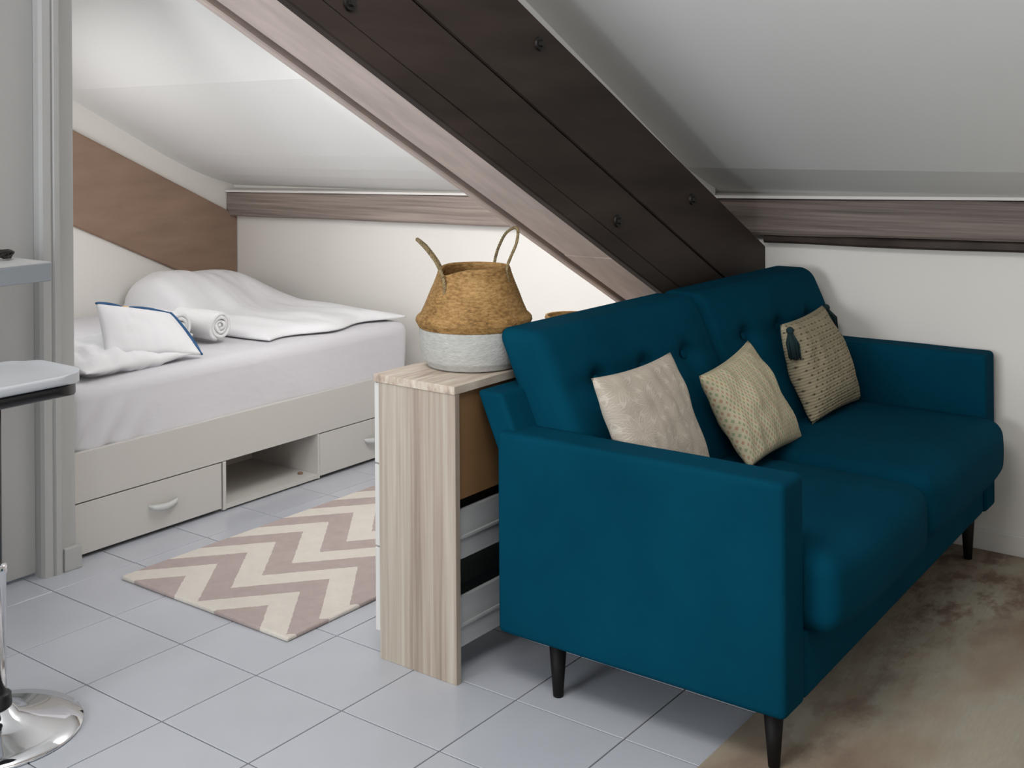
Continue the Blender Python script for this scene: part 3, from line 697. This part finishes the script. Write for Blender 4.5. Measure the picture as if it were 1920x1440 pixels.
# seat cushions
def seat(x0, x1, dz, seed):
    hx_, hy_, hz_ = (x1 - x0) / 2, 0.30, 0.086
    def d(c):
        e = (1 - abs(c.x / hx_) ** 3) * (1 - abs(c.y / hy_) ** 4)
        if c.z > 0: c.z += 0.016 * e
        if c.y < -0.1: c.y -= 0.020 * (1 - (c.z / hz_) ** 2) * (1 - abs(c.x / hx_) ** 4) + 0.02 * max(0, c.z / hz_) ** 2 * 0
        c.z += 0.004 * nz3((c.x * 4, c.y * 4, c.z), 1, seed)
        if c.y < -0.2 and c.z < 0: c.z -= 0.012 * (1 - abs(c.x / hx_) ** 4)
        return c
    obj('seat_cushion', bm_rbox(hx_, hy_, hz_, 0.045, 6, 22, d, Matrix.Translation(((x0 + x1) / 2, 1.225, 0.366 + dz))), M['teal'], sofa, smooth=True)
seat(AX1 + 0.001, 3.012, -0.004, 3); seat(3.015, BXa - 0.001, 0.012, 6)
# back: outer frame and two buttoned cushions, leaning
LE = 0.46
def lean(dy0, dy1, zb, off):
    def f(v):
        t = (v.co.x - 2.30) / 1.5
        v.co.y += LE * (v.co.z - zb) + off + (dy0 + (dy1 - dy0) * t)
        v.co.z += 0.030 * t * max(0, (v.co.z - 0.3) / 0.5)
    return f
bm = bm_rbox((3.845 - 2.264) / 2, 0.040, 0.160, 0.012, 4, 12, None, Matrix.Translation(((3.845 + 2.264) / 2, 0, 0.553)))
f = lean(0.0, -0.13, 0.44, 1.646)
for v in bm.verts: f(v)
obj('back_frame', bm, M['teal'], sofa, smooth=True)
box('rear_rail', AX1 + 0.003, BXa - 0.003, 1.6, 1.729, 0.29, 0.318, M['teal'], sofa)
BTN = (-0.20, 0.0, 0.20)
def backc(x0, x1, seed):
    hx_, hy_, hz_ = (x1 - x0) / 2, 0.072, 0.215
    xc = (x0 + x1) / 2
    f = lean(0.0, -0.13, 0.44, 1.568)
    def d(c):
        e = (1 - abs(c.x / hx_) ** 3) * (1 - abs(c.z / hz_) ** 3)
        if c.y < 0:
            c.y -= 0.026 * e
            for b in BTN:
                r2 = ((c.x - b) ** 2 + (c.z - 0.075) ** 2); c.y += 0.030 * math.exp(-r2 / 0.0011)
            c.y += 0.010 * math.exp(-((c.z - 0.075) ** 2) / 0.0006) * (1 - abs(c.x / hx_) ** 6)
        return c
    bm = bm_rbox(hx_, hy_, hz_, 0.034, 6, 36, d, Matrix.Translation((xc, 0, 0.640)))
    for v in bm.verts: f(v)
    bc_ = obj('back_cushion', bm, M['teal'], sofa, smooth=True)
    for b in BTN:
        bb = bmesh.new(); bmesh.ops.create_uvsphere(bb, u_segments=12, v_segments=8, radius=0.012)
        for v in bb.verts: v.co.y *= 0.45; v.co += Vector((xc + b, -hy_ - 0.026 + 0.036, 0.715)); f(v)
        obj('button', bb, M['tealdark'], bc_, smooth=True)
backc(2.348, 3.075, 1); backc(3.079, 3.805, 2)
for (x, y, zb, zt) in ((2.287, 1.585, 0.0, 0.134), (2.287, 1.030, 0.0095, 0.134), (3.755, 1.035, 0.0095, 0.16), (3.80, 1.60, 0.0, 0.16)):
    obj('leg', bm_lathe([(0.010, zb), (0.0125, zb + 0.002), (0.022, zt)], x, y, 24), M['leg'], sofa, smooth=True)

# ------------------------------------------------------------------ scatter cushions on the sofa
q1 = ((2.310, 1.500, 0.772), (2.695, 1.500, 0.774), (2.650, 1.350, 0.482), (2.362, 1.405, 0.490))
tag(obj('throw_pillow', bm_pillow(*q1, 0.11, pinch=0.07, wr=0.006, seed=11), M['c_leaf'], loc=(2.5, 1.4, 0.47), smooth=True), 'taupe throw pillow with embroidered leaf sprays beside the near armrest', 'cushion')
q2 = ((2.770, 1.455, 0.703), (3.165, 1.500, 0.735), (3.175, 1.335, 0.464), (2.800, 1.325, 0.470))
tag(obj('throw_pillow', bm_pillow(*q2, 0.12, pinch=0.07, wr=0.010, seed=21), M['c_dots'], loc=(3.0, 1.4, 0.47), smooth=True), 'cream throw pillow covered in small dotted stitches, middle of the three', 'cushion')
tp = thing('throw_pillow', 'beige open knit throw pillow with dark tassels near the far armrest', 'cushion', (3.5, 1.4, 0.47))
q3 = ((3.300, 1.455, 0.768), (3.740, 1.500, 0.768), (3.700, 1.355, 0.478), (3.285, 1.350, 0.482))
obj('cover', bm_pillow(*q3, 0.12, pinch=0.05, wr=0.010, seed=31), M['c_knit'], tp, smooth=True)
for (px_, py_, pz_, dx, dy) in ((3.300, 1.425, 0.752, 0.004, -0.014), (3.765, 1.495, 0.757, 0.045, -0.005)):
    bm = bmesh.new(); random.seed(int(px_ * 10))
    bmesh.ops.create_uvsphere(bm, u_segments=12, v_segments=8, radius=0.012, matrix=Matrix.Translation((px_, py_, pz_)))
    for k in range(46):
        a = random.random() * 6.283; r = 0.012 * random.random() ** 0.5; ln = 0.075 + 0.012 * random.random()
        p0 = Vector((px_ + 0.4 * r * math.cos(a), py_ + 0.4 * r * math.sin(a), pz_ - 0.004)); p2 = Vector((px_ + dx + 1.5 * r * math.cos(a), py_ + dy + 1.5 * r * math.sin(a), pz_ - ln))
        p1 = (p0 + p2) / 2 + Vector((r * math.cos(a) * 0.7 + dx * 0.3, r * math.sin(a) * 0.7, 0.006))
        bm_tube([p0, p1, p2], 0.0024, 5, bm)
    obj('tassel', bm, M['tassel'], tp, smooth=True, label='dark teal tassel')

# ------------------------------------------------------------------ distressed rug under the sofa front
bm = bm_box(1.35, 3.868, -1.45, 1.162, 0.0005, 0.009, 0.002, 2)
tag(obj('distressed_rug', bm, M['oldrug'], loc=(1.35, -1.0, 0)), 'large faded brown and grey rug under the sofa front', 'rug')

# ------------------------------------------------------------------ bar stool, counter
SXc, SYc = 1.396, 2.528
st = thing('bar_stool', 'chrome bar stool with white seat on the round polished base', 'stool', (SXc, SYc, 0))
obj('base_disc', bm_lathe([(0.186, 0.0), (0.190, 0.003), (0.188, 0.007), (0.15, 0.014), (0.09, 0.026), (0.05, 0.042), (0.034, 0.06), (0.02, 0.061)], SXc, SYc, 72), M['chrome'], st, smooth=True)
obj('collar', bm_lathe([(0.034, 0.052), (0.036, 0.062), (0.034, 0.085), (0.027, 0.090)], SXc, SYc, 32), M['black'], st, smooth=True)
obj('lower_tube', bm_lathe([(0.0245, 0.088), (0.0245, 0.36), (0.027, 0.362), (0.027, 0.378), (0.022, 0.382)], SXc, SYc, 32), M['chrome'], st, smooth=True)
obj('gas_lift', bm_lathe([(0.016, 0.38), (0.016, 0.765)], SXc, SYc, 24), M['black'], st, smooth=True)
# foot rest loop pointing to the counter side
fp = catmull([(SXc - 0.02, SYc, 0.30), (SXc - 0.16, SYc - 0.09, 0.29), (SXc - 0.24, SYc, 0.285), (SXc - 0.16, SYc + 0.09, 0.29), (SXc - 0.02, SYc + 0.01, 0.30)], 8)
obj('foot_rest', bm_tube(fp, 0.010, 10), M['chrome'], st, smooth=True)
def sq_seat(z0, z1, hx_, hy_, r):
    rr = 0.095
    def d(c):
        q_ = Vector((max(-(hx_ - rr), min(hx_ - rr, c.x)), max(-(hy_ - rr), min(hy_ - rr, c.y)))); e = Vector((c.x, c.y)) - q_
        if e.length > rr: e = e.normalized() * rr; c.x, c.y = q_.x + e.x, q_.y + e.y
        k = max(0, max(abs(c.x) / hx_, abs(c.y) / hy_) - 0.7) / 0.3
        c.z += 0.006 * k * k
        return c
    return bm_rbox(hx_, hy_, (z1 - z0) / 2, r, 4, 60, d, Matrix.Translation((SXc, SYc, (z0 + z1) / 2)))
obj('seat_shell', sq_seat(0.758, 0.784, 0.166, 0.134, 0.012), M['black'], st, smooth=True, label='black underside of the seat')
obj('seat', sq_seat(0.785, 0.808, 0.172, 0.140, 0.009), M['seatw'], st, smooth=True)

ct = thing('bar_counter', 'grey edged bar counter slab jutting in at the left edge', 'counter', (1.2, 3.0, 0))
box('worktop', 0.55, 1.642, 2.69, 3.262, 0.990, 1.0355, M['counter'], ct, bev=0.002)
box('top_sheet', 0.551, 1.641, 2.691, 3.262, 1.0357, 1.0385, M['ctop'], ct)
box('support_panel', 0.56, 0.60, 2.75, 3.255, 0.0, 0.989, M['white'], ct)
# dark twisted wire ornament on the counter
bm = bmesh.new(); random.seed(9)
for k in range(7):
    a0 = random.random() * 6.28; pts = []
    for s in range(26):
        t = s / 25; a = a0 + t * 9
        pts.append((1.585 + (0.028 + 0.008 * math.sin(k + t * 5)) * math.cos(a), 2.835 + 0.026 * math.sin(a), 1.0435 + 0.018 * abs(math.sin(t * 7 + k)) ))
    bm_tube(pts, 0.0026, 5, bm)
tag(obj('wire_ornament', bm, M['iron'], loc=(1.585, 2.835, 1.04), smooth=True), 'small dark twisted wire ornament on the bar counter', 'ornament')
